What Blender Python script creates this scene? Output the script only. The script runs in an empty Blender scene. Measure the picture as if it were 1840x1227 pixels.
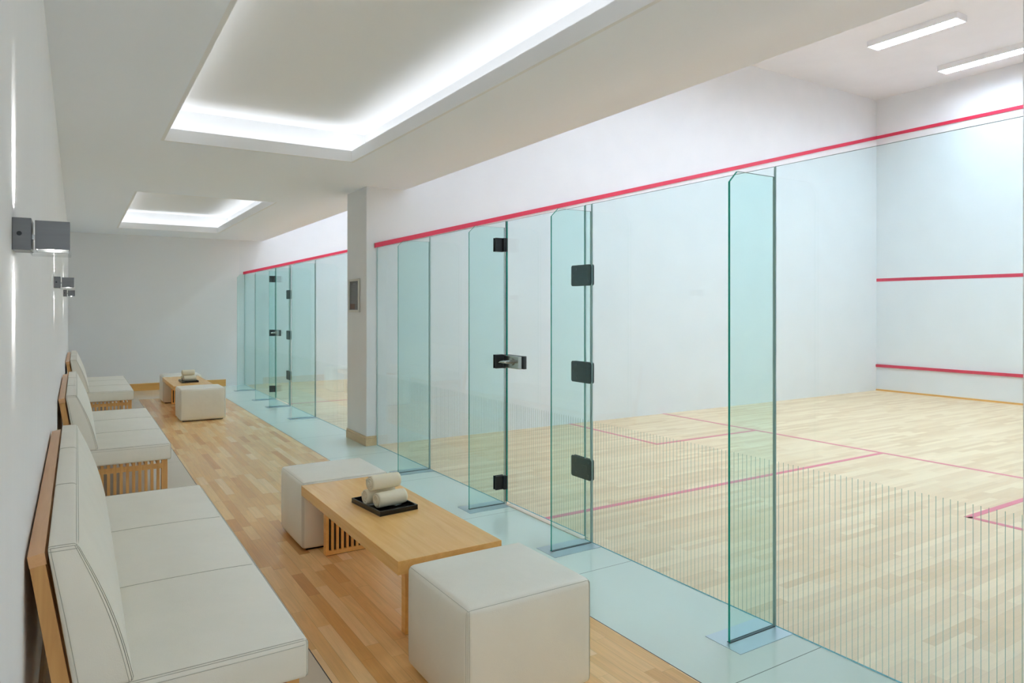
import bpy, bmesh, math, random
from mathutils import Vector, Matrix
C = bpy.context.scene
COL = C.collection
random.seed(7)

# ------------------------------------------------------------------ camera, world, exposure
cam_d = bpy.data.cameras.new('camera')
cam = bpy.data.objects.new('camera', cam_d); COL.objects.link(cam); C.camera = cam
cam_d.sensor_width = 36.0; cam_d.sensor_fit = 'HORIZONTAL'
cam_d.lens = 1251.0 / 1840.0 * 36.0
cam_d.shift_y = -59.5 / 1840.0
cam_d.clip_start = 0.02
cam.location = (0, 0, 1.5)
cam.rotation_euler = (math.radians(90), 0, -math.radians(32.04))

W = bpy.data.worlds.new('world'); C.world = W; W.use_nodes = True
W.node_tree.nodes['Background'].inputs[0].default_value = (0.86, 0.93, 1.0, 1)
W.node_tree.nodes['Background'].inputs[1].default_value = 0.75

C.view_settings.view_transform = 'Standard'
C.view_settings.look = 'None'
C.view_settings.exposure = 1.15
C.view_settings.gamma = 1.0
C.view_settings.use_curve_mapping = False
cy = C.cycles
cy.max_bounces = 14; cy.diffuse_bounces = 8; cy.glossy_bounces = 4
cy.transparent_max_bounces = 40; cy.caustics_reflective = False; cy.caustics_refractive = False
cy.sample_clamp_indirect = 6.0

COURT_LIGHT = 25.5     # strength of the court luminaires
COVE_LIGHT = 2.6      # strength of the cove strips
SCONCE_W = 9.0

# ------------------------------------------------------------------ material helpers
def newmat(name):
    m = bpy.data.materials.new(name); m.use_nodes = True
    nt = m.node_tree; nt.nodes.clear()
    out = nt.nodes.new('ShaderNodeOutputMaterial')
    return m, nt, out

def prin(nt, out, color=(.8, .8, .8), rough=.5, metal=0.0, spec=.5):
    b = nt.nodes.new('ShaderNodeBsdfPrincipled')
    b.inputs['Base Color'].default_value = (*color, 1)
    b.inputs['Roughness'].default_value = rough
    b.inputs['Metallic'].default_value = metal
    b.inputs['Specular IOR Level'].default_value = spec
    nt.links.new(b.outputs[0], out.inputs[0])
    return b

def plain(name, color, rough=.5, metal=0.0, spec=.5, noise=0.0, nscale=20, bump=0.0, bscale=200, stretch=(1, 1, 1)):
    m, nt, out = newmat(name)
    b = prin(nt, out, color, rough, metal, spec)
    L = nt.links.new
    if noise or bump:
        tc = nt.nodes.new('ShaderNodeTexCoord'); mp = nt.nodes.new('ShaderNodeMapping')
        mp.inputs['Scale'].default_value = stretch
        L(tc.outputs['Object'], mp.inputs[0])
    if noise:
        n = nt.nodes.new('ShaderNodeTexNoise'); n.inputs['Scale'].default_value = nscale
        n.inputs['Detail'].default_value = 5
        L(mp.outputs[0], n.inputs['Vector'])
        r = nt.nodes.new('ShaderNodeMapRange')
        r.inputs[1].default_value = .25; r.inputs[2].default_value = .75
        r.inputs[3].default_value = 1 - noise; r.inputs[4].default_value = 1 + noise * .4
        L(n.outputs[0], r.inputs[0])
        mx = nt.nodes.new('ShaderNodeVectorMath'); mx.operation = 'SCALE'
        mx.inputs[0].default_value = color
        L(r.outputs[0], mx.inputs['Scale']); L(mx.outputs[0], b.inputs['Base Color'])
    if bump:
        n2 = nt.nodes.new('ShaderNodeTexNoise'); n2.inputs['Scale'].default_value = bscale
        n2.inputs['Detail'].default_value = 4
        L(mp.outputs[0], n2.inputs['Vector'])
        bp = nt.nodes.new('ShaderNodeBump'); bp.inputs['Strength'].default_value = bump
        bp.inputs['Distance'].default_value = .002
        L(n2.outputs[0], bp.inputs['Height']); L(bp.outputs[0], b.inputs['Normal'])
    return m

def mth(nt, op, a, b=None, c=None):
    n = nt.nodes.new('ShaderNodeMath'); n.operation = op
    for i, v in enumerate((a, b, c)):
        if v is None: continue
        if isinstance(v, (int, float)): n.inputs[i].default_value = v
        else: nt.links.new(v, n.inputs[i])
    return n.outputs[0]

def planks(name, width, length, colors, along, rough, seam=.82, grain=.12, spots=True, spec=.5):
    """hardwood strip floor: every stave gets its own tone; 'along' is the axis the staves run along"""
    m, nt, out = newmat(name); L = nt.links.new
    b = prin(nt, out, (1, 1, 1), rough, 0, spec)
    g = nt.nodes.new('ShaderNodeNewGeometry'); sp = nt.nodes.new('ShaderNodeSeparateXYZ')
    L(g.outputs['Position'], sp.inputs[0])
    u, v = (sp.outputs['Y'], sp.outputs['X']) if along == 'Y' else (sp.outputs['X'], sp.outputs['Y'])
    rowf = mth(nt, 'DIVIDE', v, width); row = mth(nt, 'FLOOR', rowf)
    wn = nt.nodes.new('ShaderNodeTexWhiteNoise'); wn.noise_dimensions = '1D'; L(row, wn.inputs['W'])
    shift = mth(nt, 'MULTIPLY', wn.outputs['Value'], 7.0)
    colf = mth(nt, 'ADD', mth(nt, 'DIVIDE', u, length), shift)
    # uneven stave lengths
    colf = mth(nt, 'ADD', colf, mth(nt, 'MULTIPLY', mth(nt, 'SINE', mth(nt, 'MULTIPLY', colf, 2.3)), .3))
    col = mth(nt, 'FLOOR', colf)
    cb = nt.nodes.new('ShaderNodeCombineXYZ'); L(row, cb.inputs[0]); L(col, cb.inputs[1])
    w2 = nt.nodes.new('ShaderNodeTexWhiteNoise'); w2.noise_dimensions = '3D'; L(cb.outputs[0], w2.inputs['Vector'])
    ramp = nt.nodes.new('ShaderNodeValToRGB'); L(w2.outputs['Value'], ramp.inputs[0])
    els = ramp.color_ramp.elements
    for i, (pos, c) in enumerate(colors):
        e = els[i] if i < 2 else els.new(pos)
        e.position = pos; e.color = (*c, 1)
    # grain stretched along the stave
    cb2 = nt.nodes.new('ShaderNodeCombineXYZ')
    L(mth(nt, 'MULTIPLY', u, 1.6), cb2.inputs[0]); L(mth(nt, 'MULTIPLY', v, 26.0), cb2.inputs[1])
    L(mth(nt, 'MULTIPLY', w2.outputs['Value'], 40.0), cb2.inputs[2])
    ns = nt.nodes.new('ShaderNodeTexNoise'); ns.inputs['Scale'].default_value = 1.6; ns.inputs['Detail'].default_value = 7
    ns.inputs['Distortion'].default_value = 1.2
    L(cb2.outputs[0], ns.inputs['Vector'])
    mr = nt.nodes.new('ShaderNodeMapRange'); L(ns.outputs[0], mr.inputs[0])
    mr.inputs[1].default_value = .3; mr.inputs[2].default_value = .7
    mr.inputs[3].default_value = 1 - grain; mr.inputs[4].default_value = 1 + grain * .5
    # seams
    fr = mth(nt, 'FRACT', rowf); fc = mth(nt, 'FRACT', colf)
    def edge(x, w):
        lo = mth(nt, 'LESS_THAN', x, w); hi = mth(nt, 'GREATER_THAN', x, 1 - w)
        return mth(nt, 'MAXIMUM', lo, hi)
    e = mth(nt, 'MAXIMUM', edge(fr, .0008 / width), edge(fc, .0008 / length))
    sm = mth(nt, 'SUBTRACT', 1.0, mth(nt, 'MULTIPLY', e, 1 - seam))
    k = mth(nt, 'MULTIPLY', mr.outputs[0], sm)
    if spots:   # knots
        vo = nt.nodes.new('ShaderNodeTexVoronoi'); vo.inputs['Scale'].default_value = 2.6
        cb3 = nt.nodes.new('ShaderNodeCombineXYZ'); L(mth(nt, 'MULTIPLY', u, .55), cb3.inputs[0]); L(v, cb3.inputs[1])
        L(cb3.outputs[0], vo.inputs['Vector'])
        n3 = nt.nodes.new('ShaderNodeTexNoise'); n3.inputs['Scale'].default_value = 40; L(g.outputs['Position'], n3.inputs['Vector'])
        d = mth(nt, 'ADD', vo.outputs['Distance'], mth(nt, 'MULTIPLY', n3.outputs[0], .05))
        sp_ = nt.nodes.new('ShaderNodeMapRange'); L(d, sp_.inputs[0])
        sp_.inputs[1].default_value = .035; sp_.inputs[2].default_value = .07
        sp_.inputs[3].default_value = .5; sp_.inputs[4].default_value = 1.0
        k = mth(nt, 'MULTIPLY', k, sp_.outputs[0])
    vm = nt.nodes.new('ShaderNodeVectorMath'); vm.operation = 'SCALE'
    L(ramp.outputs[0], vm.inputs[0]); L(k, vm.inputs['Scale']); L(vm.outputs[0], b.inputs['Base Color'])
    rr = nt.nodes.new('ShaderNodeMapRange'); L(ns.outputs[0], rr.inputs[0])
    rr.inputs[3].default_value = rough * .8; rr.inputs[4].default_value = rough * 1.25
    L(rr.outputs[0], b.inputs['Roughness'])
    return m

def wood(name, c1, c2, rough=.4, axis='Y'):
    m, nt, out = newmat(name); L = nt.links.new
    b = prin(nt, out, c1, rough)
    tc = nt.nodes.new('ShaderNodeTexCoord'); mp = nt.nodes.new('ShaderNodeMapping')
    mp.inputs['Scale'].default_value = {'X': (2, 30, 30), 'Y': (30, 2, 30), 'Z': (30, 30, 2)}[axis]
    L(tc.outputs['Object'], mp.inputs[0])
    n = nt.nodes.new('ShaderNodeTexNoise'); n.inputs['Scale'].default_value = 1.2; n.inputs['Detail'].default_value = 6
    n.inputs['Distortion'].default_value = 1.0
    L(mp.outputs[0], n.inputs['Vector'])
    r = nt.nodes.new('ShaderNodeValToRGB'); L(n.outputs[0], r.inputs[0])
    r.color_ramp.elements[0].position = .3; r.color_ramp.elements[0].color = (*c2, 1)
    r.color_ramp.elements[1].position = .7; r.color_ramp.elements[1].color = (*c1, 1)
    L(r.outputs[0], b.inputs['Base Color'])
    return m

def tiles(name, color, rough, joints_y, pitch, joint_color):
    """large polished slabs with thin joints across the walkway"""
    m, nt, out = newmat(name); L = nt.links.new
    b = prin(nt, out, color, rough, 0, .6)
    g = nt.nodes.new('ShaderNodeNewGeometry'); sp = nt.nodes.new('ShaderNodeSeparateXYZ')
    L(g.outputs['Position'], sp.inputs[0])
    fy = mth(nt, 'FRACT', mth(nt, 'DIVIDE', mth(nt, 'ADD', sp.outputs['Y'], 50 * pitch - joints_y), pitch))
    e = mth(nt, 'LESS_THAN', fy, .004 / pitch)
    n = nt.nodes.new('ShaderNodeTexNoise'); n.inputs['Scale'].default_value = 1.5; n.inputs['Detail'].default_value = 4
    L(g.outputs['Position'], n.inputs['Vector'])
    r = nt.nodes.new('ShaderNodeMapRange'); L(n.outputs[0], r.inputs[0])
    r.inputs[3].default_value = .96; r.inputs[4].default_value = 1.03
    vm = nt.nodes.new('ShaderNodeVectorMath'); vm.operation = 'SCALE'; vm.inputs[0].default_value = color
    L(r.outputs[0], vm.inputs['Scale'])
    mx = nt.nodes.new('ShaderNodeMix'); mx.data_type = 'RGBA'
    L(e, mx.inputs[0]); L(vm.outputs[0], mx.inputs[6]); mx.inputs[7].default_value = (*joint_color, 1)
    L(mx.outputs[2], b.inputs['Base Color'])
    return m

def emis(name, color, strength):
    m, nt, out = newmat(name)
    e = nt.nodes.new('ShaderNodeEmission'); e.inputs[0].default_value = (*color, 1); e.inputs[1].default_value = strength
    nt.links.new(e.outputs[0], out.inputs[0])
    return m

def glass(name, tint, refl=.8, stripes=False, pitch=.02613, off=1.479, width=.0024, top=.78):
    """clear toughened glass: tinted see-through with a Fresnel reflection; optional etched vertical lines"""
    m, nt, out = newmat(name); L = nt.links.new
    tr = nt.nodes.new('ShaderNodeBsdfTransparent'); tr.inputs[0].default_value = (*tint, 1)
    gl = nt.nodes.new('ShaderNodeBsdfGlossy'); gl.inputs['Roughness'].default_value = .0
    lw = nt.nodes.new('ShaderNodeLayerWeight'); lw.inputs['Blend'].default_value = .5
    p5 = mth(nt, 'POWER', lw.outputs['Facing'], 5.0)
    fr = mth(nt, 'MULTIPLY', mth(nt, 'ADD', mth(nt, 'MULTIPLY', p5, .96), .04), refl)
    mx = nt.nodes.new('ShaderNodeMixShader'); L(fr, mx.inputs[0]); L(tr.outputs[0], mx.inputs[1]); L(gl.outputs[0], mx.inputs[2])
    last = mx.outputs[0]
    if stripes:
        g = nt.nodes.new('ShaderNodeNewGeometry'); sp = nt.nodes.new('ShaderNodeSeparateXYZ')
        L(g.outputs['Position'], sp.inputs[0])
        f = mth(nt, 'FRACT', mth(nt, 'DIVIDE', mth(nt, 'ADD', sp.outputs['Y'], 100 * pitch - off + width / 2), pitch))
        a = mth(nt, 'LESS_THAN', f, width / pitch)
        a = mth(nt, 'MULTIPLY', a, mth(nt, 'LESS_THAN', sp.outputs['Z'], top))
        a = mth(nt, 'MULTIPLY', a, .85)
        pb = nt.nodes.new('ShaderNodeBsdfPrincipled'); pb.inputs['Base Color'].default_value = (.33, .56, .47, 1)
        pb.inputs['Roughness'].default_value = .6
        m2 = nt.nodes.new('ShaderNodeMixShader'); L(a, m2.inputs[0]); L(last, m2.inputs[1]); L(pb.outputs[0], m2.inputs[2])
        last = m2.outputs[0]
    L(last, out.inputs[0])
    return m

M = {}
M['white'] = plain('white_plaster', (.84, .84, .84), .75, noise=.015, nscale=3)
M['ceil'] = plain('ceiling_paint', (.87, .905, .965), .85)
M['cove'] = plain('cove_paint', (.82, .82, .82), .8)
M['court_wall'] = plain('court_plaster', (.775, .785, .79), .6, noise=.03, nscale=2.5)
M['left'] = plain('left_wall_paint', (.86, .87, .89), .7, noise=.02, nscale=2.0, stretch=(1, 3, .4))
M['far'] = plain('far_wall_paint', (.80, .80, .80), .75)
M['wood_floor'] = planks('maple_floor', .064, .50, [(0, (.70, .36, .13)), (1, (.98, .68, .35)), (.12, (.80, .44, .16)), (.5, (.90, .55, .23)), (.8, (.95, .62, .28))], 'Y', .22, seam=.72, grain=.10)
M['court_floor'] = planks('court_maple_floor', .058, .55, [(0, (.72, .50, .29)), (1, (.87, .66, .43)), (.35, (.78, .56, .345)), (.7, (.82, .61, .385))], 'X', .42, seam=.90, grain=.05, spots=False)
M['tile_r'] = tiles('pale_green_stone', (.68, .78, .70), .10, 1.885, 1.243, (.22, .25, .22))
M['tile_l'] = tiles('beige_stone', (.74, .65, .52), .14, 1.3, 1.243, (.3, .25, .18))
M['dark'] = plain('dark_joint', (.03, .03, .035), .5)
M['red_floor'] = plain('red_floor_paint', (.72, .17, .22), .45)
M['red'] = plain('red_wall_paint', (.62, .03, .075), .3)
M['leather'] = plain('cream_leather', (.87, .83, .73), .42, bump=.25, bscale=260, noise=.03, nscale=6)
_m = M['leather']; _nt = _m.node_tree
_tc = _nt.nodes.new('ShaderNodeTexCoord'); _n = _nt.nodes.new('ShaderNodeTexNoise'); _n.inputs['Scale'].default_value = 7.0; _n.inputs['Detail'].default_value = 2.5
_nt.links.new(_tc.outputs['Object'], _n.inputs['Vector'])
_b = _nt.nodes.new('ShaderNodeBump'); _b.inputs['Strength'].default_value = .35; _b.inputs['Distance'].default_value = .012
_nt.links.new(_n.outputs[0], _b.inputs['Height'])
_old = [x for x in _nt.nodes if x.type == 'BUMP' and x is not _b and x.name != _b.name][0]
_nt.links.new(_b.outputs[0], _old.inputs['Normal'])
M['seam'] = plain('cream_thread', (.47, .45, .37), .7)
M['bench_wood'] = wood('maple_bench', (.74, .42, .15), (.62, .31, .095), .38, 'Z')
M['rail_wood'] = wood('maple_rail', (.80, .46, .22), (.72, .39, .17), .35, 'Y')
M['table_wood'] = wood('maple_table', (.94, .55, .19), (.86, .47, .14), .26, 'Y')
M['base_wood'] = wood('maple_skirting', (.66, .50, .30), (.58, .42, .24), .35, 'Y')
M['far_base'] = wood('orange_skirting', (.80, .44, .13), (.72, .38, .10), .4, 'X')
M['black'] = plain('black_lacquer', (.006, .006, .007), .22)
M['towel'] = plain('cream_towel', (.86, .78, .60), .95, bump=.9, bscale=420, spec=.1)
M['fitting'] = plain('black_fitting', (.008, .010, .012), .35)
M['hinge'] = plain('dark_green_hinge', (.014, .05, .055), .45)
M['bolt'] = plain('bolt_metal', (.05, .085, .09), .3, metal=.4)
M['steel'] = plain('brushed_steel', (.50, .52, .50), .25, metal=1.0, noise=.06, nscale=8, stretch=(1, 1, 14))
M['steel_d'] = plain('dark_brushed_steel', (.17, .172, .172), .30, metal=1.0, noise=.08, nscale=8, stretch=(1, 1, 14))
M['chrome'] = plain('chrome', (.62, .64, .64), .12, metal=1.0)
M['plate'] = plain('steel_floor_plate', (.50, .60, .64), .35, metal=.75)
M['glass'] = glass('court_glass', (.922, .995, 1.0))
M['glass_s'] = glass('court_glass_lined', (.922, .995, 1.0), stripes=True)
M['fin'] = glass('fin_glass', (.885, .98, .972))
M['edge'] = plain('green_glass_edge', (.012, .38, .29), .15)
M['edge_p'] = plain('pale_glass_edge', (.36, .52, .50), .25)
M['edge_t'] = plain('dark_glass_edge', (.05, .11, .12), .3)
M['edge_b'] = plain('teal_glass_edge', (.10, .36, .40), .25)
M['clear'] = glass('clear_glass', (.97, .98, .98), .9)
M['lum_body'] = plain('white_enamel', (.85, .85, .85), .4)
M['lamp'] = emis('fluorescent_lamp', (.73, .85, 1.02), COURT_LIGHT)
M['cove_lamp'] = emis('cove_lamp', (.93, .965, 1.0), COVE_LIGHT)
M['bulb'] = emis('sconce_bulb', (1.0, .97, .92), 22.0)
M['sign_frame'] = plain('silver_sign_frame', (.62, .60, .53), .3, metal=.5)
M['sheet'] = plain('grey_sheet', (.10, .105, .105), .35)
M['print'] = plain('grey_print', (.27, .28, .28), .6)
M['photo'] = plain('brown_print', (.13, .065, .05), .5)
M['case'] = plain('dark_case', (.02, .022, .022), .3)

# ------------------------------------------------------------------ mesh helpers
def link(name, bm, mats, parent=None, smooth=False, loc=None):
    me = bpy.data.meshes.new(name)
    bmesh.ops.recalc_face_normals(bm, faces=bm.faces[:])
    bm.to_mesh(me); bm.free()
    for m in (mats if isinstance(mats, (list, tuple)) else [mats]): me.materials.append(M[m])
    if smooth:
        for p in me.polygons: p.use_smooth = True
    o = bpy.data.objects.new(name, me); COL.objects.link(o)
    if parent: o.parent = parent
    if loc: o.location = loc
    return o

def box(bm, x0, x1, y0, y1, z0, z1, mi=0, bevel=0, rot=None, about=None):
    vs = [bm.verts.new((x, y, z)) for x in (x0, x1) for y in (y0, y1) for z in (z0, z1)]
    idx = [(0, 1, 3, 2), (4, 6, 7, 5), (0, 4, 5, 1), (2, 3, 7, 6), (0, 2, 6, 4), (1, 5, 7, 3)]
    fs = [bm.faces.new([vs[i] for i in q]) for q in idx]
    for f in fs: f.material_index = mi
    if bevel:
        es = list({e for f in fs for e in f.edges})
        r = bmesh.ops.bevel(bm, geom=es, offset=bevel, segments=2, affect='EDGES', profile=.5)
        for f in r['faces']: f.material_index = mi
        vs = list({v for f in bm.faces if f.is_valid for v in f.verts if v in set(r['verts'])} | {v for v in vs if v.is_valid})
    if rot is not None:
        bmesh.ops.rotate(bm, verts=[v for v in vs if v.is_valid], cent=about, matrix=rot)
    return vs

def prism(bm, poly, axis, a0, a1, mi=0):
    """extrude a 2-D polygon; axis 'Y': poly is (x,z); axis 'X': poly is (y,z); axis 'Z': poly is (x,y)"""
    def P(p, a):
        return {'Y': (p[0], a, p[1]), 'X': (a, p[0], p[1]), 'Z': (p[0], p[1], a)}[axis]
    A = [bm.verts.new(P(p, a0)) for p in poly]; B = [bm.verts.new(P(p, a1)) for p in poly]
    n = len(poly); fs = []
    fs.append(bm.faces.new(A)); fs.append(bm.faces.new(B[::-1]))
    for i in range(n): fs.append(bm.faces.new((A[i], B[i], B[(i + 1) % n], A[(i + 1) % n])))
    for f in fs: f.material_index = mi
    return fs

def tube(bm, pts, r, seg=6, mi=0, closed=False):
    rings = []
    n = len(pts); pts = [Vector(p) for p in pts]
    up = Vector((.31, .17, .93)).normalized()
    for i, p in enumerate(pts):
        a = pts[i - 1] if (i or closed) else p; b = pts[(i + 1) % n] if (i < n - 1 or closed) else p
        d = (b - a).normalized()
        u = d.cross(up)
        if u.length < .1: u = d.cross(Vector((1, 0, 0)))
        u.normalize(); w = d.cross(u).normalized()
        rings.append([bm.verts.new(p + (u * math.cos(2 * math.pi * k / seg) + w * math.sin(2 * math.pi * k / seg)) * r) for k in range(seg)])
    m = n if closed else n - 1
    for i in range(m):
        A, B = rings[i], rings[(i + 1) % n]
        for k in range(seg):
            f = bm.faces.new((A[k], A[(k + 1) % seg], B[(k + 1) % seg], B[k])); f.material_index = mi
    if not closed:
        bm.faces.new(rings[0][::-1]).material_index = mi; bm.faces.new(rings[-1]).material_index = mi

def cyl(bm, p0, p1, r, seg=20, mi=0, r1=None):
    p0 = Vector(p0); p1 = Vector(p1); d = (p1 - p0).normalized()
    u = d.cross(Vector((0, 0, 1)))
    if u.length < .1: u = d.cross(Vector((1, 0, 0)))
    u.normalize(); w = d.cross(u)
    r1 = r if r1 is None else r1
    A = [bm.verts.new(p0 + (u * math.cos(2 * math.pi * k / seg) + w * math.sin(2 * math.pi * k / seg)) * r) for k in range(seg)]
    B = [bm.verts.new(p1 + (u * math.cos(2 * math.pi * k / seg) + w * math.sin(2 * math.pi * k / seg)) * r1) for k in range(seg)]
    fs = [bm.faces.new(A[::-1]), bm.faces.new(B)]
    for k in range(seg): fs.append(bm.faces.new((A[k], A[(k + 1) % seg], B[(k + 1) % seg], B[k])))
    for f in fs: f.material_index = mi

def soft_point(p, h, r, bulge):
    """map a point of the surface of a box with half sizes h to a rounded, padded box"""
    q = [max(-(h[i] - r), min(h[i] - r, p[i])) for i in range(3)]
    d = Vector([p[i] - q[i] for i in range(3)])
    if d.length > 1e-9: d = d.normalized() * r
    v = Vector(q) + d
    for i in range(3):
        if abs(p[i]) > h[i] - 1e-6:
            j, k = (i + 1) % 3, (i + 2) % 3
            a = max(0, 1 - abs(p[j] / h[j]) ** 3) * max(0, 1 - abs(p[k] / h[k]) ** 3)
            v[i] += math.copysign(bulge * a, p[i])
    return v

def soft_box(bm, h, r, bulge, n=(14, 14, 8), fn=lambda v: v, mi=0):
    def coords(i):
        # denser near the edges
        c = [-h[i], -h[i] + r * .3, -h[i] + r * .65, -h[i] + r]
        inner = n[i]
        for k in range(1, inner): c.append(-h[i] + r + (2 * h[i] - 2 * r) * k / inner)
        c += [h[i] - r, h[i] - r * .65, h[i] - r * .3, h[i]]
        return c
    cs = [coords(i) for i in range(3)]
    cache = {}
    def V(p):
        key = tuple(round(a, 6) for a in p)
        if key not in cache: cache[key] = bm.verts.new(fn(soft_point(p, h, r, bulge)))
        return cache[key]
    for ax in range(3):
        j, k = (ax + 1) % 3, (ax + 2) % 3
        for s in (-1, 1):
            for a in range(len(cs[j]) - 1):
                for b in range(len(cs[k]) - 1):
                    q = []
                    for (da, db) in ((0, 0), (1, 0), (1, 1), (0, 1)):
                        p = [0, 0, 0]; p[ax] = s * h[ax]; p[j] = cs[j][a + da]; p[k] = cs[k][b + db]
                        q.append(V(p))
                    f = bm.faces.new(q if s > 0 else q[::-1]); f.material_index = mi
    return cs

def seam_path(h, r, bulge, fn, A, B, n=24, out=.0008):
    pts = []
    for i in range(n + 1):
        p = [A[k] + (B[k] - A[k]) * i / n for k in range(3)]
        v = soft_point(p, h, r, bulge)
        c = Vector([max(-(h[k] - r), min(h[k] - r, p[k])) for k in range(3)])
        d = Vector(v) - c
        if d.length > 1e-6: v = v + d.normalized() * out
        pts.append(fn(v))
    return pts

def empty(name, loc, label=None, cat=None, group=None, rz=0):
    o = bpy.data.objects.new(name, None); COL.objects.link(o); o.location = loc; o.rotation_euler.z = rz
    o.empty_display_size = .1
    if label: tag(o, label, cat, group)
    return o

def tag(o, label, cat=None, group=None):
    o['label'] = label
    if cat: o['category'] = cat
    if group: o['group'] = group
    return o

def struct(o, label=None):
    o['kind'] = 'structure'
    if label: o['label'] = label
    return o

def copy_tree(o, parent=None):
    c = o.copy(); COL.objects.link(c)
    if parent: c.parent = parent
    for ch in [x for x in list(o.children)]: copy_tree(ch, c)
    return c

# ------------------------------------------------------------------ dimensions
XL = -.12; XG = 2.80; XF = 12.43; XS = 3.13          # left wall, glass, court front wall, edge of the low ceiling
YB = -2.8; Y0 = .90; Y1 = 7.27; Y2 = 7.90; YE = 14.35  # back, court walls, far wall
ZC = 2.83; ZT = 5.31                                  # corridor ceiling, court ceiling
GZ = 2.17                                             # top of the glass

# ------------------------------------------------------------------ setting
bm = bmesh.new()
box(bm, .87, 2.12, YB, 12.95, -.1, 0)
struct(link('floor', bm, 'wood_floor'), 'honey maple strip floor running down the middle of the corridor')
bm = bmesh.new()
box(bm, 2.124, XG + .006, YB, YE, -.1, 0)
struct(link('floor', bm, 'tile_r'), 'pale green polished stone band along the glass')
bm = bmesh.new()
box(bm, XL, .866, YB, 12.95, -.1, 0)
box(bm, XL, 2.12, 12.954, YE, -.1, 0)
struct(link('floor', bm, 'tile_l'), 'beige polished stone band under the benches and at the far wall')
bm = bmesh.new()   # thin dark joints between wood and stone
box(bm, .866, .87, YB, 12.954, -.1, .0006); box(bm, 2.12, 2.124, YB, 12.954, -.1, .0006)
box(bm, .87, 2.12, 12.95, 12.954, -.1, .0006)
struct(link('trim_1', bm, 'dark'), 'thin dark joint between the wood strip and the stone bands')

def court_lines(bm, ya, yb, mirror=False):
    """floor markings of one court between its side walls ya..yb, 5 cm wide, 1 mm paint"""
    w = .025; z = .0012
    xs = 7.09; ym = (ya + yb) / 2
    box(bm, xs - w, xs + w, ya, yb, -.001, z, 1)                       # short line
    box(bm, XG + .01, xs - w, ym - w, ym + w, -.001, z, 1)             # half-court line
    for (a, b, c) in ((yb - 1.6, yb, yb - 1.6), (ya, ya + 1.6, ya + 1.6)):
        box(bm, xs - 1.65 - w, xs - 1.65 + w, a, b, -.001, z, 1)       # back of service box
        box(bm, xs - 1.65 - w, xs - w, c - w, c + w, -.001, z, 1)      # side of service box
def court_floor(ya, yb, label):
    bm = bmesh.new()
    box(bm, XG + .006, XF, ya, yb, -.1, 0, 0)
    court_lines(bm, ya, yb)
    struct(link('floor', bm, ['court_floor', 'red_floor']), label)
court_floor(Y0, Y1, 'pale maple floor of the near squash court with red markings')
court_floor(YB, .27, 'pale maple floor of the squash court out of view')
court_floor(Y2, YE, 'pale maple floor of the far squash court with red markings')

bm = bmesh.new(); box(bm, XL - .12, XL, YB - .1, YE + .1, -.1, ZT)
struct(link('wall_left', bm, 'left'))
bm = bmesh.new(); box(bm, XL, XG - .1, YE, YE + .12, -.1, ZC + .5)
struct(link('wall_far', bm, 'far'))
# unseen glazed corridor end, added so that daylight reaches the foreground
bm = bmesh.new()
for a in (XL, XL + .94, XL + 1.90, XG - .06): box(bm, a, a + .06, YB - .06, YB, 0, ZC)
box(bm, XL, XG, YB - .06, YB, 0, .06); box(bm, XL, XG, YB - .06, YB, ZC - .06, ZC)
wf = struct(link('window_1', bm, 'lum_body'), 'white framed full height window at the corridor end behind the camera')
bm = bmesh.new(); box(bm, XL + .06, XG - .06, YB - .035, YB - .028, .06, ZC - .06)
link('window_pane', bm, 'clear', wf)
bm = bmesh.new(); box(bm, XF, XF + .12, YB - .1, YE + .1, -.1, ZT)
struct(link('wall_court_front', bm, 'court_wall'), 'white front wall of the courts')
bm = bmesh.new(); box(bm, 2.68, XF, Y1, Y2, -.1, ZT)
struct(link('wall_between_courts', bm, 'court_wall'), 'thick white wall and pillar between the two courts')
bm = bmesh.new(); box(bm, 2.70, XF, YE, YE + .12, -.1, ZT)
struct(link('wall_far_court', bm, 'court_wall'), 'white far side wall of the second court')
bm = bmesh.new()
box(bm, 2.68, 2.86, .27, 1.065, -.1, ZC); box(bm, 2.86, XF, .27, Y0, -.1, ZT)
struct(link('wall_near_court', bm, 'court_wall'), 'white near side wall of the court with its pillar')
bm = bmesh.new(); box(bm, 2.80, XF, YB - .12, YB, -.1, ZT)
struct(link('wall_back_court', bm, 'court_wall'), 'white side wall of the court out of view')

# corridor ceiling: two lit recesses, an unseen third added to light the near benches
coves = [(2.0, 6.13), (9.0, 13.2), (-2.4, .3)]
CX0, CX1 = .59, 2.12
bm = bmesh.new()
def slab(x0, x1, y0, y1): box(bm, x0, x1, y0, y1, ZC, ZC + .025)
LT = .025
slab(XL, CX0 - LT, YB, YE); slab(CX1 + LT, XS, YB, YE)
ys = sorted(coves); prev = YB
for a, b in ys:
    slab(CX0 - LT, CX1 + LT, prev, a - LT); prev = b + LT
slab(CX0 - LT, CX1 + LT, prev, YE)
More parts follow.
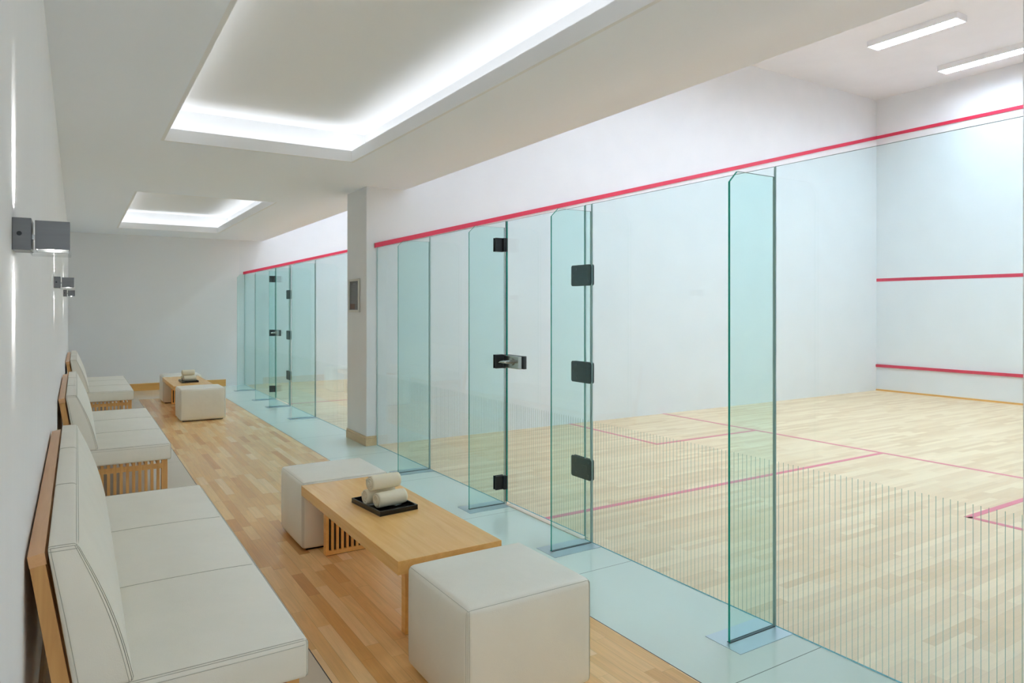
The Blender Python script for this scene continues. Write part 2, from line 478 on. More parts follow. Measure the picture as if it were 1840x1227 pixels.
# bulkhead above the glass
box(bm, XS - .04, XS, YB, YE, ZC + .025, ZT)
struct(link('ceiling', bm, 'ceil'), 'flat grey-white corridor ceiling with long light recesses')
for a, b in ys:
    bm = bmesh.new(); t = .025; s = .20; zl = ZC + .10; zr = 3.135
    # lip
    box(bm, CX0 - t, CX0, a - t, b + t, ZC, zl); box(bm, CX1, CX1 + t, a - t, b + t, ZC, zl)
    box(bm, CX0, CX1, a - t, a, ZC + .0, zl); box(bm, CX0, CX1, b, b + t, ZC + .0, zl)
    # outer walls and top of the recess
    box(bm, CX0 - s - .03, CX0 - s, a - s, b + s, ZC + .025, zr); box(bm, CX1 + s, CX1 + s + .03, a - s, b + s, ZC + .025, zr)
    box(bm, CX0 - s, CX1 + s, a - s - .03, a - s, ZC + .025, zr); box(bm, CX0 - s, CX1 + s, b + s, b + s + .03, ZC + .025, zr)
    box(bm, CX0 - s - .03, CX1 + s + .03, a - s - .03, b + s + .03, zr, zr + .03)
    c = link('ceiling', bm, 'cove'); struct(c, 'white recessed ceiling tray with a raised lip')
cove_names = ['long glowing cove strip in the ceiling recess out of view behind', 'glowing cove strip hidden in the near ceiling recess', 'glowing cove strip hidden in the far ceiling recess']
for (a, b), lab in zip(ys, cove_names):
    bm = bmesh.new(); z0 = ZC + .026; z1 = z0 + .02; o = .10; w = .02
    box(bm, CX0 - o - w, CX0 - o + w, a - o, b + o, z0, z1); box(bm, CX1 + o - w, CX1 + o + w, a - o, b + o, z0, z1)
    box(bm, CX0 - o + w, CX1 + o - w, b + o - w, b + o + w, z0, z1); box(bm, CX0 - o + w, CX1 + o - w, a - o - w, a - o + w, z0, z1)
    l = link('cove_light', bm, 'cove_lamp'); tag(l, lab, 'light')

bm = bmesh.new(); box(bm, XS, XF, Y0, Y1, ZT, ZT + .05); box(bm, XS, XF, Y2, YE, ZT, ZT + .05); box(bm, XS, XF, YB, .27, ZT, ZT + .05)
struct(link('ceiling', bm, 'court_wall'), 'high white ceiling over the courts')

# sloping red out line on a side wall, front wall lines
def red_board(y, face, name):
    x0, x1 = XG - .03, XF; z0, z1 = 2.163, 4.597; h = .052; d = .018 * face
    bm = bmesh.new()
    fs = prism(bm, [(x0, z0), (x1, z0 + (z1 - z0)), (x1, z1 + h + .008), (x0, z0 + h)], 'Y', y, y + d)
    struct(link(name, bm, 'red'), 'red out line moulding rising along the side wall')
red_board(Y1, -1, 'trim_2'); red_board(YE, -1, 'trim_3')
for k, (ya, yb) in enumerate(((Y0, Y1), (Y2, YE))):
    bm = bmesh.new()
    box(bm, XF - .018, XF, ya, yb, 4.597, 4.65)
    box(bm, XF - .004, XF, ya, yb, 1.99, 2.045)
    struct(link('trim_%d' % (4 + 3 * k), bm, 'red'), 'red out line and service line on the front wall')
    bm = bmesh.new(); box(bm, XF - .03, XF, ya, yb, .43, .48, bevel=.004)
    struct(link('trim_%d' % (5 + 3 * k), bm, 'red'), 'raised red tin rail low on the front wall')
    bm = bmesh.new(); box(bm, XF - .02, XF, ya, yb, 0, .028)
    struct(link('trim_%d' % (6 + 3 * k), bm, 'far_base'), 'thin wooden strip at the foot of the front wall')

# skirtings
def skirt(bm, x0, x1, y0, y1, h):
    box(bm, x0, x1, y0, y1, 0, h - .028)
bm = bmesh.new(); e = .012
box(bm, 2.68 - e, 2.68, Y1 - e, Y2 + e, 0, .080); box(bm, 2.68, XG - .008, Y1 - e, Y1, 0, .080)
box(bm, 2.68 - .008, 2.68, Y1 - .008, Y2 + .008, .083, .105); box(bm, 2.68, XG - .008, Y1 - .008, Y1, .083, .105)
box(bm, 2.68 - .004, 2.68, Y1 - .004, Y2 + .004, .080, .083); box(bm, 2.68, XG - .008, Y1 - .004, Y1, .080, .083)
struct(link('baseboard_pillar', bm, 'base_wood'), 'pale wooden skirting round the pillar foot')
bm = bmesh.new()
box(bm, XL, 2.45, YE - .014, YE, 0, .095, bevel=.002); box(bm, XL, 2.45, YE - .022, YE, .095, .13, bevel=.003)
struct(link('baseboard_far', bm, 'far_base'), 'orange wooden skirting along the far corridor wall')
bm = bmesh.new(); box(bm, XL, XL + .014, YB, YE - .03, 0, .10, bevel=.002)
struct(link('baseboard_left', bm, 'base_wood'), 'wooden skirting along the left wall behind the benches')

# ------------------------------------------------------------------ court luminaires
def make_luminaire(label, grp):
    r = empty('ceiling_luminaire', (0, 0, 0), label, 'light fixture', grp)
    L_, w, h = 1.20, .13, .082
    bm = bmesh.new()
    box(bm, -w, w, 0, L_, -.03, 0); box(bm, -w, -w + .012, 0, L_, -h, -.03); box(bm, w - .012, w, 0, L_, -h, -.03)
    box(bm, -w, w, 0, .012, -h, -.03); box(bm, -w, w, L_ - .012, L_, -h, -.03)
    link('housing', bm, 'lum_body', r)
    bm = bmesh.new(); box(bm, -w + .014, w - .014, .014, L_ - .014, -h + .016, -h + .026)
    link('lamp_panel', bm, 'lamp', r)
    bm = bmesh.new()
    for i in range(1, 16): box(bm, -w + .013, w - .013, L_ * i / 16 - .002, L_ * i / 16 + .002, -h + .002, -h + .014)
    box(bm, -.003, .003, .013, L_ - .013, -h + .002, -h + .014)
    link('louvre', bm, 'lum_body', r)
    return r
lum = None
for court, (oy, nm) in enumerate(((4.54, 'near'), (11.4, 'far'), (-2.1, 'hidden'))):  # the unseen third court and its luminaires are added to light the corridor
    for ry in (0, -2.1):
        if court == 2 and ry: continue
        for i, x in enumerate((9.70, 11.62, 7.78, 5.86, 3.94)):
            if court == 0 and ry == 0 and i == 4: continue
            if court == 0 and ry == 0 and i == 0:
                lab, g = 'slim white louvred fluorescent light on the court ceiling, the fully visible one', None
            elif court == 0 and ry == 0 and i == 1:
                lab, g = 'slim white louvred fluorescent light cut by the right edge of the photo', None
            else:
                lab, g = 'slim white louvred fluorescent light on the court ceiling, out of the photo', 'court ceiling lights out of view'
            if lum is None: lum = o = make_luminaire(lab, g)
            else:
                o = copy_tree(lum); o['label'] = lab
                if g: o['group'] = g
            o.location = (x, oy + ry, ZT)

# ------------------------------------------------------------------ glass front of the courts
T = .012
def glass_panel(y0, y1, z0, z1, label, grp=None, name='glass_wall'):
    bm = bmesh.new()
    fs = {}
    x0, x1 = XG - T / 2, XG + T / 2
    vs = [bm.verts.new((x, y, z)) for x in (x0, x1) for y in (y0, y1) for z in (z0, z1)]
    quads = {'xm': (0, 1, 3, 2), 'xp': (4, 6, 7, 5), 'ym': (0, 4, 5, 1), 'yp': (2, 3, 7, 6), 'zm': (0, 2, 6, 4), 'zp': (1, 5, 7, 3)}
    mi = {'xm': 1, 'xp': 0, 'ym': 2, 'yp': 2, 'zm': 4, 'zp': 3}
    for k, q in quads.items():
        f = bm.faces.new([vs[i] for i in q]); f.material_index = mi[k]
    o = link(name, bm, ['glass', 'glass_s', 'edge_p', 'edge_t', 'edge_b'])
    tag(o, label, 'glass wall', grp)
    return o

def glass_fin(y, label, bracket=False, lock=False):
    r = empty('glass_fin', (XG - .01, y, 0), label, 'glass fin')
    bm = bmesh.new()
    x0, x1 = 2.482 - XG + .01, XG - T / 2 - .003 - XG + .01
    poly = [(x0, .003), (x1, .003), (x1, 2.12), (x0 + .052, 2.12), (x0, 2.068)]
    A = [bm.verts.new((p[0], -T / 2, p[1])) for p in poly]; B = [bm.verts.new((p[0], T / 2, p[1])) for p in poly]
    f = bm.faces.new(A); f.material_index = 0; f = bm.faces.new(B[::-1]); f.material_index = 0
    mats = [2, 3, 2, 1, 1]   # bottom, inner, top, chamfer, outer
    for i in range(5):
        f = bm.faces.new((A[i], B[i], B[(i + 1) % 5], A[(i + 1) % 5])); f.material_index = mats[i]
    link('pane', bm, ['fin', 'edge', 'edge_t', 'edge_p'], r)
    bm = bmesh.new(); box(bm, -.352, .004, -.10, .10, 0, .002); 
    pl = link('floor_plate', bm, 'plate', r); pl['label'] = 'brushed steel floor plate'
    bm = bmesh.new(); box(bm, x0 - .003, x1, -T / 2 - .004, -T / 2, .002, .0035); box(bm, x0 - .003, x1, T / 2, T / 2 + .004, .002, .0035)
    link('floor_slot', bm, 'dark', pl)
    # black angle brackets that hold the pane / door pivots
    if bracket:
        for zc in ((1.985, .170) if not lock else (1.985, 1.095, .170)):
            bm = bmesh.new()
            box(bm, -.088, -.006, -.022, -.007, zc - .052, zc + .052, bevel=.002)
            box(bm, -.088, -.006, .007, .020, zc - .052, zc + .052, bevel=.002)
            box(bm, -.028, -.006, -.040, -.022, zc - .052, zc + .052, bevel=.002)
            c = link('corner_bracket', bm, 'fitting', r); c['label'] = 'black corner bracket'
    return r

def hinge(parent, yj, zc, s):
    """dark hinge plate over the joint between door and side pane; local to the parent; s = +1 plate reaches towards +Y door"""
    ya, yb = (yj - .072, yj + .135) if s > 0 else (yj - .135, yj + .072)
    zh = .068
    bm = bmesh.new()
    r = .014
    def rr(y0, y1, z0, z1):
        pts = []
        for (cy_, cz_, a0) in ((y1 - r, z1 - r, 0), (y0 + r, z1 - r, 90), (y0 + r, z0 + r, 180), (y1 - r, z0 + r, 270)):
            for k in range(5):
                a = math.radians(a0 + k * 22.5); pts.append((cy_ + r * math.cos(a), cz_ + r * math.sin(a)))
        return pts
    prism(bm, rr(ya, yb, zc - zh, zc + zh), 'X', -.0135, -T / 2 - .001)
    prism(bm, rr(ya, yb, zc - zh, zc + zh), 'X', T / 2 + .001, .0135)
    o = link('hinge', bm, 'hinge', parent); o['label'] = 'dark green-black hinge plate'
    bm = bmesh.new()
    dy = (ya + yb) / 2; hw = (yb - ya) / 2
    for (py, pz) in ((-hw + .028, .042), (-hw + .028, -.042), (hw - .05, .042), (hw - .05, -.042), (hw - .018, 0)):
        cyl(bm, (-.0135, dy + s * py, zc + pz), (-.0155, dy + s * py, zc + pz), .0085, 14)
    link('bolt', bm, 'bolt', o)
    bm = bmesh.new(); y_ = yj
    box(bm, -.0150, -.0136, y_ - .028, y_ + .028, zc - .022, zc + .022, bevel=.0006)
    link('pivot_cover', bm, 'hinge', o)

def glass_door(ya, yb, label, hinge_low):
    """leaf between ya and yb (world Y)"""
    r = empty('glass_door', (XG, ya, 0), label, 'glass door')
    w = yb - ya
    bm = bmesh.new()
    vs = [bm.verts.new((x, y, z)) for x in (-T / 2, T / 2) for y in (0.006, w - .006) for z in (.022, GZ - .002)]
    quads = {'xm': (0, 1, 3, 2), 'xp': (4, 6, 7, 5), 'ym': (0, 4, 5, 1), 'yp': (2, 3, 7, 6), 'zm': (0, 2, 6, 4), 'zp': (1, 5, 7, 3)}
    mi = {'xm': 1, 'xp': 0, 'ym': 2, 'yp': 2, 'zm': 4, 'zp': 3}
    for k, q in quads.items():
        f = bm.faces.new([vs[i] for i in q]); f.material_index = mi[k]
    link('door_leaf', bm, ['glass', 'glass_s', 'edge', 'edge_t', 'edge_b'], r)
    for zc in (1.715, 1.085, .462): hinge(r, 0.0, zc, +1)
    # seal at the closing edge
    bm = bmesh.new(); box(bm, -.008, .008, w - .005, w + .004, .022, GZ - .002)
    link('door_seal', bm, 'dark', r)
    # patches at the closing edge, top and bottom
    for zc in (1.985, .170):
        bm = bmesh.new(); box(bm, -.020, -.0065, w - .024, w + .004, zc - .052, zc + .052, bevel=.002)
        link('door_stop', bm, 'fitting', r)
    # lock: steel case, dark inner case, rose, lever
    yl0, yl1 = w - .225, w + .010
    bm = bmesh.new(); box(bm, -.036, -.0065, yl0, yl1, 1.05, 1.143, bevel=.003)
    lk = link('lock_case', bm, 'steel', r); lk['label'] = 'brushed steel lock case'
    bm = bmesh.new(); box(bm, .0065, .034, yl0 - .004, yl1, 1.048, 1.145, bevel=.003)
    link('inner_lock_case', bm, 'case', r)
    bm = bmesh.new()
    yc = w - .135
    cyl(bm, (-.0365, yc, 1.10), (-.046, yc, 1.10), .027, 28)
    cyl(bm, (-.046, yc, 1.10), (-.088, yc, 1.10), .0125, 20)
    link('rose', bm, 'steel', lk, smooth=False)
    bm = bmesh.new()
    tube(bm, [(-.086, yc - .008, 1.10), (-.088, yc + .02, 1.10), (-.086, yc + .06, 1.098), (-.080, yc + .115, 1.090), (-.076, yc + .125, 1.086)], .0115, 12)
    link('lever', bm, 'chrome', lk, smooth=True)
    return r

fin_lab = ['glass fin nearest the camera, standing tall on its steel floor plate',
           'glass fin at the hinged side of the near court door',
           'glass fin at the lock side of the near court door',
           'glass fin nearest the pillar, between it and the near court door']
F1 = (2.13, 3.51, 4.57, 5.92)
for i, (y, lab) in enumerate(zip(F1, fin_lab)): glass_fin(y, lab, bracket=(i == 2), lock=(i == 2))
g = .002
glass_panel(Y0 + .001, F1[0] - g, 0.001, GZ, 'large glass wall pane with etched lines right of the nearest fin')
glass_panel(YB + .004, .266, 0.001, GZ, 'glass wall of the court behind the camera position, out of the photo')
glass_panel(F1[0] + g, F1[1] - g, 0.001, GZ, 'large lined glass pane between the nearest fin and the door hinges')
glass_panel(F1[1] + g, 3.576, 0.001, GZ, 'narrow glass strip between hinge-side fin and near court door')
glass_panel(4.558, F1[3] - g, 0.001, GZ, 'lined glass pane between the near door lock and the next fin towards the pillar')
glass_panel(F1[3] + g, Y1 - .004, 0.001, GZ, 'lined glass pane touching the white pillar')
glass_door(3.576, 4.552, 'frameless glass door of the near court with lever lock', 0)

bm = bmesh.new(); box(bm, XG - .02, XG + .035, 3.59, 4.54, 0, .004, bevel=.001)
struct(link('trim_10', bm, 'tile_l'), 'pale threshold strip under the near court door')

F2 = (9.59, 10.91, 11.87, 13.40)
fin_lab2 = ['first glass fin beyond the white pillar', 'glass fin at the hinges of the far court door',
            'glass fin at the lock of the far court door', 'last glass fin, nearest the far corridor wall']
for i, (y, lab) in enumerate(zip(F2, fin_lab2)): glass_fin(y, lab, bracket=(i == 2), lock=(i == 2))
glass_panel(Y2 + .004, F2[0] - g, 0.001, GZ, 'glass pane just beyond the white pillar')
glass_panel(F2[0] + g, F2[1] - g, 0.001, GZ, 'glass pane before the hinges of the far court door')
glass_panel(F2[1] + g, 10.976, 0.001, GZ, 'narrow glass strip beside the far court door hinges')
glass_panel(11.858, F2[3] - g, 0.001, GZ, 'glass pane beyond the lock of the far court door')
glass_panel(F2[3] + g, YE - .004, 0.001, GZ, 'last glass pane, against the far wall')
glass_door(10.976, 11.852, 'frameless glass door of the far court behind the pillar', 0)

# ------------------------------------------------------------------ notice on the pillar
n = empty('framed_notice', (2.68, 7.64, 1.645), 'silver framed dark notice hung on the white pillar', 'notice')
bm = bmesh.new(); hw, hh = .172, .188; fwid = .026
for (a, b, c, d) in ((-hw, -hw + fwid, -hh, hh), (hw - fwid, hw, -hh, hh), (-hw + fwid, hw - fwid, -hh, -hh + fwid), (-hw + fwid, hw - fwid, hh - fwid, hh)):
    box(bm, -.020, -.001, a, b, c, d, bevel=.003)
link('frame', bm, 'sign_frame', n)
bm = bmesh.new(); box(bm, -.009, -.001, -hw + fwid, hw - fwid, -hh + fwid, hh - fwid)
sh = link('sheet', bm, 'sheet', n)
bm = bmesh.new()
for i in range(16):
    z = hh - fwid - .030 - i * .0145
    l = .10 if i == 0 else random.uniform(.16, .23)
    c0 = random.uniform(-.012, .012) if i else 0
    box(bm, -.0096, -.009, c0 - l / 2, c0 + l / 2, z - (.0045 if i == 0 else .0022), z + (.0045 if i == 0 else .0022))
link('printed_lines', bm, 'print', sh)
bm = bmesh.new(); box(bm, -.0095, -.009, -.02, hw - fwid - .01, -hh + fwid + .006, -hh + fwid + .068)
link('printed_picture', bm, 'photo', sh)

# ------------------------------------------------------------------ benches
BL = 2.36
def make_bench():
    r = empty('slatted_bench', (0, 0, 0), 'x', 'bench', None)
    # seat cushion: x .13..0.645, y 0..2.36, z .293...42
    h = ((.645 - .06) / 2, BL / 2, .0635); cx_, cy_, cz_ = (.645 + .06) / 2, BL / 2, .3575
    fn = lambda v: Vector((v[0] + cx_, v[1] + cy_, v[2] + cz_))
    bm = bmesh.new(); soft_box(bm, h, .016, .007, (10, 40, 3), fn)
    sc = link('seat_cushion', bm, 'leather', r, smooth=True)
    def seams(path_list, parent, rad=.0009):
        bm = bmesh.new()
        for p in path_list: tube(bm, p, rad, 5)
        link('seam', bm, 'seam', parent, smooth=True)
    hx, hy, hz = h; k = .9999
    P = []
    S = lambda A, B, n=30: P.append(seam_path(h, .016, .007, fn, A, B, n))
    for o_ in (0, .010):
        S((-hx, -hy + o_, hz), (hx, -hy + o_, hz)); S((hx, -hy, hz - o_), (hx, hy, hz - o_)); S((-hx, hy - o_, hz), (hx, hy - o_, hz))
    S((-hx, -hy, hz - .016), (hx, -hy, hz - .016))
    for s_ in (-1, 1): S((hx - .006, s_ * hy, -hz), (hx - .006, s_ * hy, hz)); S((hx, s_ * (hy - .008), -hz), (hx, s_ * (hy - .008), hz))
    for yy in (-BL / 6, BL / 6): S((-hx, yy, hz), (hx, yy, hz)); S((hx, yy, hz), (hx, yy, -hz), 8)
    seams(P, sc)
    # back cushion: wedge leaning against the frame
    H = (.5, BL / 2, .5)
    z0, z1 = .421, .846
    def fb(v):
        # v.x in -.5...5 across thickness (scaled), v.z in -.5...5 up
        t = (v[2] + .2125) / .425
        xb = -.004 - .064 * t; xf = .143 - .142 * t + .016 * math.sin(math.pi * max(0, min(1, t)))
        s_ = (v[0] + .06) / .12
        return Vector((xb + (xf - xb) * s_, v[1] + BL / 2, z0 + .425 * t))
    hb = (.06, BL / 2, .2125)
    bm = bmesh.new(); soft_box(bm, hb, .014, .004, (5, 40, 14), fb)
    bc = link('back_cushion', bm, 'leather', r, smooth=True)
    P = []
    Sb = lambda A, B, n=30: P.append(seam_path(hb, .014, .004, fb, A, B, n))
    for o_ in (0, .010):
        Sb((hb[0], -hb[1], hb[2] - o_), (hb[0], hb[1], hb[2] - o_)); Sb((hb[0] - o_, -hb[1], -hb[2]), (hb[0] - o_, -hb[1], hb[2]))
        Sb((-hb[0], -hb[1] + o_, hb[2]), (hb[0], -hb[1] + o_, hb[2]), 12); Sb((hb[0], -hb[1] + o_, -hb[2]), (hb[0], -hb[1] + o_, hb[2]))
    Sb((-hb[0] + .012, -hb[1], -hb[2]), (-hb[0] + .012, -hb[1], hb[2])); Sb((-hb[0], -hb[1], hb[2] - .012), (hb[0], -hb[1], hb[2] - .012), 12)
    for yy in (-BL / 6, BL / 6): Sb((-hb[0], yy, hb[2]), (hb[0], yy, hb[2]), 10)
    seams(P, bc)
    # wooden back frame: two leaning side boards and a top rail, slats behind
    def lean(z): return -.074 + (.826 - z) * .165     # front face x at height z
    for i, y in enumerate((.030, BL - .075)):
        bm = bmesh.new()
        prism(bm, [(lean(.79) - .040, .788), (lean(.79) - .004, .794), (lean(.0) - .004, 0), (lean(.0) - .050, 0)], 'Y', y, y + .045)
        link('back_post', bm, 'bench_wood', r)
    bm = bmesh.new()
    prism(bm, [(lean(.826) - .040, .820), (lean(.826), .828), (lean(.795), .795), (lean(.795) - .040, .789)], 'Y', .028, BL - .028)
    link('top_rail', bm, 'rail_wood', r)
    bm = bmesh.new()
    n_ = 26
    for i in range(n_):
        y = .12 + (BL - .24) * i / (n_ - 1)
        prism(bm, [(lean(.785) - .034, .785), (lean(.785) - .014, .788), (lean(.30) - .014, .30), (lean(.30) - .034, .30)], 'Y', y - .012, y + .012)
    link('back_slats', bm, 'bench_wood', r)
    # slatted seat: long slats whose ends show between the uprights of the end frames
    pitch = .0427; xs_ = [.595 - i * pitch for i in range(13)]
    bm = bmesh.new()
    for x in xs_: box(bm, x - .0105, x + .0105, .045, BL - .045, .262, .2925)
    link('seat_slats', bm, 'bench_wood', r)
    for y in (.025, BL - .047):
        bm = bmesh.new()
        box(bm, .577, .620, y, y + .022, 0.0, .2925, bevel=.001)
        for x in xs_[1:]:
            box(bm, x - .0105, x + .0105, y, y + .022, .045, .2925)
        box(bm, xs_[-1], .60, y + .001, y + .020, .225, .264); box(bm, xs_[-1], .60, y + .001, y + .020, .02, .045)
        link('end_frame', bm, 'bench_wood', r)
    for (x, y) in ((.577, .05), (.577, BL - .093), (.07, .05), (.07, BL - .093)):
        bm = bmesh.new(); box(bm, x, x + .043, y, y + .043, 0, .262, bevel=.001)
        link('leg', bm, 'bench_wood', r)
    return r
bench = make_bench()
bench_spots = [(2.28, 'nearest of the three cream leather benches, cut by the bottom edge of the photo'),
               (6.17, 'middle of the three cream leather benches along the left wall, slatted end showing'),
               (10.43, 'farthest of the three cream leather benches along the left wall')]
for i, (y, lab) in enumerate(bench_spots):
    o = bench if i == 0 else copy_tree(bench)
    o.location = (0, y, 0); tag(o, lab, 'bench', 'cream leather benches along the left wall')

# ------------------------------------------------------------------ ottomans
def make_ottoman():
    r = empty('cube_ottoman', (0, 0, 0), 'x', 'ottoman')
    h = (.281, .264, .207); fn = lambda v: Vector((v[0], v[1], v[2] + .221))
    bm = bmesh.new(); soft_box(bm, h, .024, .015, (14, 14, 12), fn)
    o = link('upholstery', bm, 'leather', r, smooth=True)
    P = []
    S = lambda A, B, n=24, out=.0006: P.append(seam_path(h, .024, .015, fn, A, B, n, out))
    hx, hy, hz = h
    for s in (-1, 1):
        S((-hx, s * hy, hz), (hx, s * hy, hz)); S((s * hx, -hy, hz), (s * hx, hy, hz))
        for t in (-1, 1):
            for d in (0, .009): S((s * (hx - d), t * hy, -hz), (s * (hx - d), t * hy, hz)); 
            S((s * hx, t * (hy - .009), -hz), (s * hx, t * (hy - .009), hz))
    bm = bmesh.new()
    for p in P: tube(bm, p, .0008, 5)
    link('seam', bm, 'seam', o, smooth=True)
    bm = bmesh.new(); box(bm, -.250, .250, -.236, .236, 0, .018)
    link('base', bm, 'black', r)
    return r
ott = make_ottoman()
for i, (x, y, lab) in enumerate(((1.455, 2.44, 'cream leather cube ottoman in the foreground at the near end of the table'),
                                 (1.458, 4.575, 'cream leather cube ottoman at the far end of the foreground table'),
                                 (1.438, 10.33, 'cream leather cube ottoman in front of the distant table'),
                                 (1.438, 12.46, 'cream leather cube ottoman behind the distant table, by the far wall'))):
    o = ott if i == 0 else copy_tree(ott)
    o.location = (x, y, 0); tag(o, lab, 'ottoman', 'cube ottomans at the low tables')

# ------------------------------------------------------------------ low tables
def make_table():
    r = empty('low_table', (0, 0, 0), 'x', 'table')
    bm = bmesh.new(); box(bm, 0, .517, -.015, 1.49, .36, .42, bevel=.0015)
    link('tabletop', bm, 'table_wood', r)
    for y in (.175, 1.375):
        bm = bmesh.new(); x0, x1 = .115, .42; d = .042; n_ = 8
        box(bm, x0, x0 + .020, y, y + d, 0.003, .36); box(bm, x1 - .020, x1, y, y + d, 0.003, .36)
        box(bm, x0 + .02, x1 - .02, y, y + d, 0.003, .028); box(bm, x0 + .02, x1 - .02, y, y + d, .335, .36)
        sp = (x1 - x0 - .04) / (n_ * 2 + 1)
        for i in range(n_): [box(bm, x0 + .02 + sp * (2 * i + 1), x0 + .02 + sp * (2 * i + 2), ya_, yb_, .028, .335) for ya_, yb_ in ((y + .001, y + .016), (y + .026, y + d - .001))]
        o = link('leg', bm, 'table_wood', r); o['label'] = 'slatted end leg'
        bm = bmesh.new(); box(bm, x0 + .020, x1 - .020, y + .016, y + .026, .028, .335)
        link('backing', bm, 'black', o)
        bm = bmesh.new(); box(bm, x0 + .004, x1 - .004, y + .004, y + d - .004, 0, .003)
        link('foot', bm, 'black', o)
    return r
tab = make_table(); tab.location = (1.163, 2.79, 0); tag(tab, 'low maple table in the foreground holding a tray of towels', 'table', 'low maple tables between ottomans')
t2 = copy_tree(tab); t2.location = (1.143, 10.65, 0); tag(t2, 'low maple table far down the corridor with towels', 'table', 'low maple tables between ottomans')

# ------------------------------------------------------------------ trays and rolled towels
def make_tray():
    bm = bmesh.new(); lx, ly, t = .1125, .17, .008
    box(bm, -lx, lx, -ly, ly, 0, .007)
    for (a, b, c, d) in ((-lx, -lx + t, -ly, ly), (lx - t, lx, -ly, ly), (-lx + t, lx - t, -ly, -ly + t), (-lx + t, lx - t, ly - t, ly)):
        box(bm, a, b, c, d, .007, .026, bevel=.0012)
    return link('towel_tray', bm, 'black')
def make_towel(seed):
    """one rolled hand towel lying along X, centre at the origin"""
    rng = random.Random(seed)
    bm = bmesh.new(); R = .047; L_ = .168; turns = 4.2; th = .0088
    N = 150; outer, inner = [], []
    for i in range(N + 1):
        a = 2 * math.pi * turns * i / N
        ro = R - th * 1.18 * (turns - a / (2 * math.pi)) ; ro = max(ro, .006)
        ri = max(ro - th, .002)
        sq = 1 - .05 * max(0, -math.sin(a - .9)) * (ro / R)
        outer.append((ro * math.cos(a - .9) * 1.02, ro * math.sin(a - .9) * sq)); inner.append((ri * math.cos(a - .9) * 1.02, ri * math.sin(a - .9) * sq))
    K = 14; rows = []
    for k in range(K + 1):
        s = k / K; x = -L_ / 2 + L_ * s
        sc_ = 1 - .05 * (abs(2 * s - 1) ** 6)
        ro_, ri_ = [], []
        for i in range(N + 1):
            j = .0011 * math.sin(i * .9 + k * 2.1 + seed) + .0008 * math.sin(i * .37 + k * .8)
            dx = (x if 0 < k < K else x + .004 * math.sin(i * .045 + seed))
            ro_.append(bm.verts.new((dx, outer[i][0] * (sc_ + j * 8), outer[i][1] * (sc_ + j * 8))))
            ri_.append(bm.verts.new((dx, inner[i][0] * sc_, inner[i][1] * sc_)))
        rows.append((ro_, ri_))
    for k in range(K):
        (a, b), (c, d) = rows[k], rows[k + 1]
        for i in range(N):
            bm.faces.new((a[i], a[i + 1], c[i + 1], c[i])); bm.faces.new((b[i], d[i], d[i + 1], b[i + 1]))
        bm.faces.new((a[0], c[0], d[0], b[0])); bm.faces.new((a[N], b[N], d[N], c[N]))
    for (a, b), s in ((rows[0], 1), (rows[K], -1)):
        for i in range(N):
            bm.faces.new((a[i], b[i], b[i + 1], a[i + 1]) if s > 0 else (a[i], a[i + 1], b[i + 1], b[i]))
    o = link('rolled_towel', bm, 'towel', smooth=True)
    return o
tr = make_tray(); tw = [make_towel(s) for s in (1, 5, 9)]
rz = math.radians(6)
def put_set(cx_, cy_, rz, tray, tows, where):
    Rm = Matrix.Rotation(rz, 3, 'Z')
    tray.location = (cx_, cy_, .4202); tray.rotation_euler.z = rz
    tag(tray, 'square black lacquered tray on the %s table' % where, 'tray', 'black towel trays')
    labs = ['rolled cream towel on the %s tray, lower one nearer the camera', 'rolled cream towel on the %s tray, lower one behind the others', 'rolled cream towel lying on top of the other two on the %s tray']
    for (dx, dy, z, a), o, lab in zip(((.008, -.052, .4202 + .0545, 2), (-.004, .046, .4202 + .0545, -2), (-.006, -.004, .4202 + .0545 + .083, 0)), tows, labs):
        v = Rm @ Vector((dx, dy, 0))
        o.location = (cx_ + v.x, cy_ + v.y, z); o.rotation_euler = (0, 0, rz + math.radians(a))
        tag(o, lab % where, 'towel', 'rolled towels on the trays')
put_set(1.428, 3.60, rz, tr, tw, 'foreground')
tr2 = tr.copy(); COL.objects.link(tr2); tw2 = []
for o in tw:
    c = o.copy(); COL.objects.link(c); tw2.append(c)
put_set(1.400, 11.22, math.radians(2), tr2, tw2, 'distant')

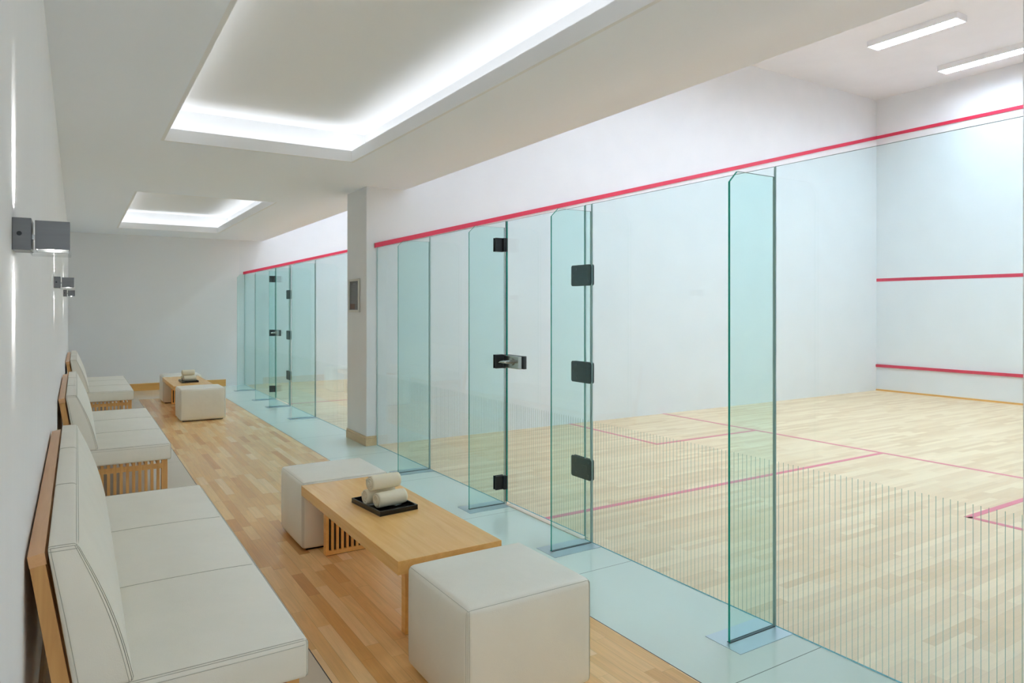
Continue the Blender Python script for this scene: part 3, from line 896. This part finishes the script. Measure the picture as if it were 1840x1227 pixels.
# ------------------------------------------------------------------ wall sconces
def make_sconce():
    r = empty('wall_sconce', (0, 0, 0), 'x', 'wall light')
    bm = bmesh.new(); box(bm, 0, .032, -.045, .045, .005, .070, bevel=.001)
    bp = link('backplate', bm, 'steel_d', r)
    bm = bmesh.new(); cyl(bm, (.012, -.0455, .038), (.012, -.0475, .038), .0045, 14)
    link('screw', bm, 'fitting', bp)
    # open box shade
    bm = bmesh.new(); x0, x1, y0, y1, t = .038, .098, -.045, .045, .002
    box(bm, x0, x1, y0, y0 + t, .008, .066); box(bm, x0, x1, y1 - t, y1, .008, .066)
    box(bm, x0, x0 + t, y0 + t, y1 - t, .008, .066); box(bm, x1 - t, x1, y0 + t, y1 - t, .008, .066)
    link('shade', bm, 'steel_d', r)
    bm = bmesh.new(); box(bm, .030, .100, -.047, .047, -.002, .006, bevel=.0008)
    link('lens_plate', bm, 'clear', r)
    bm = bmesh.new(); box(bm, .032, .040, -.004, .004, .03, .04)
    link('arm', bm, 'chrome', r)
    bm = bmesh.new(); bmesh.ops.create_uvsphere(bm, u_segments=16, v_segments=10, radius=.015)
    for v in bm.verts: v.co += Vector((.068, 0, .022))
    link('bulb', bm, 'bulb', r, smooth=True)
    return r
sco = make_sconce()
for i, (y, lab) in enumerate(((1.93, 'nearest brushed steel box wall light'), (5.30, 'small brushed steel wall light, second from the camera'),
                              (9.0, 'farthest of the brushed steel wall lights'))):
    o = sco if i == 0 else copy_tree(sco)
    o.location = (XL, y, 1.624); o.scale = (1.1, 1.1, 1.1); tag(o, lab, 'wall light', 'steel wall lights on the left wall')
    for up in (1, -1):
        ld = bpy.data.lights.new('sconce_beam', 'SPOT'); ld.energy = SCONCE_W * (1 if up > 0 else .3); ld.spot_size = math.radians(56); ld.spot_blend = .6
        ld.shadow_soft_size = .008; ld.color = (1, .98, .95)
        lo = bpy.data.objects.new('sconce_beam', ld); COL.objects.link(lo)
        lo.location = (XL + .037, y, 1.703 if up > 0 else 1.612)
        lo.rotation_euler = Vector((-.58, 0, 1.0 * up)).to_track_quat('-Z', 'Y').to_euler()
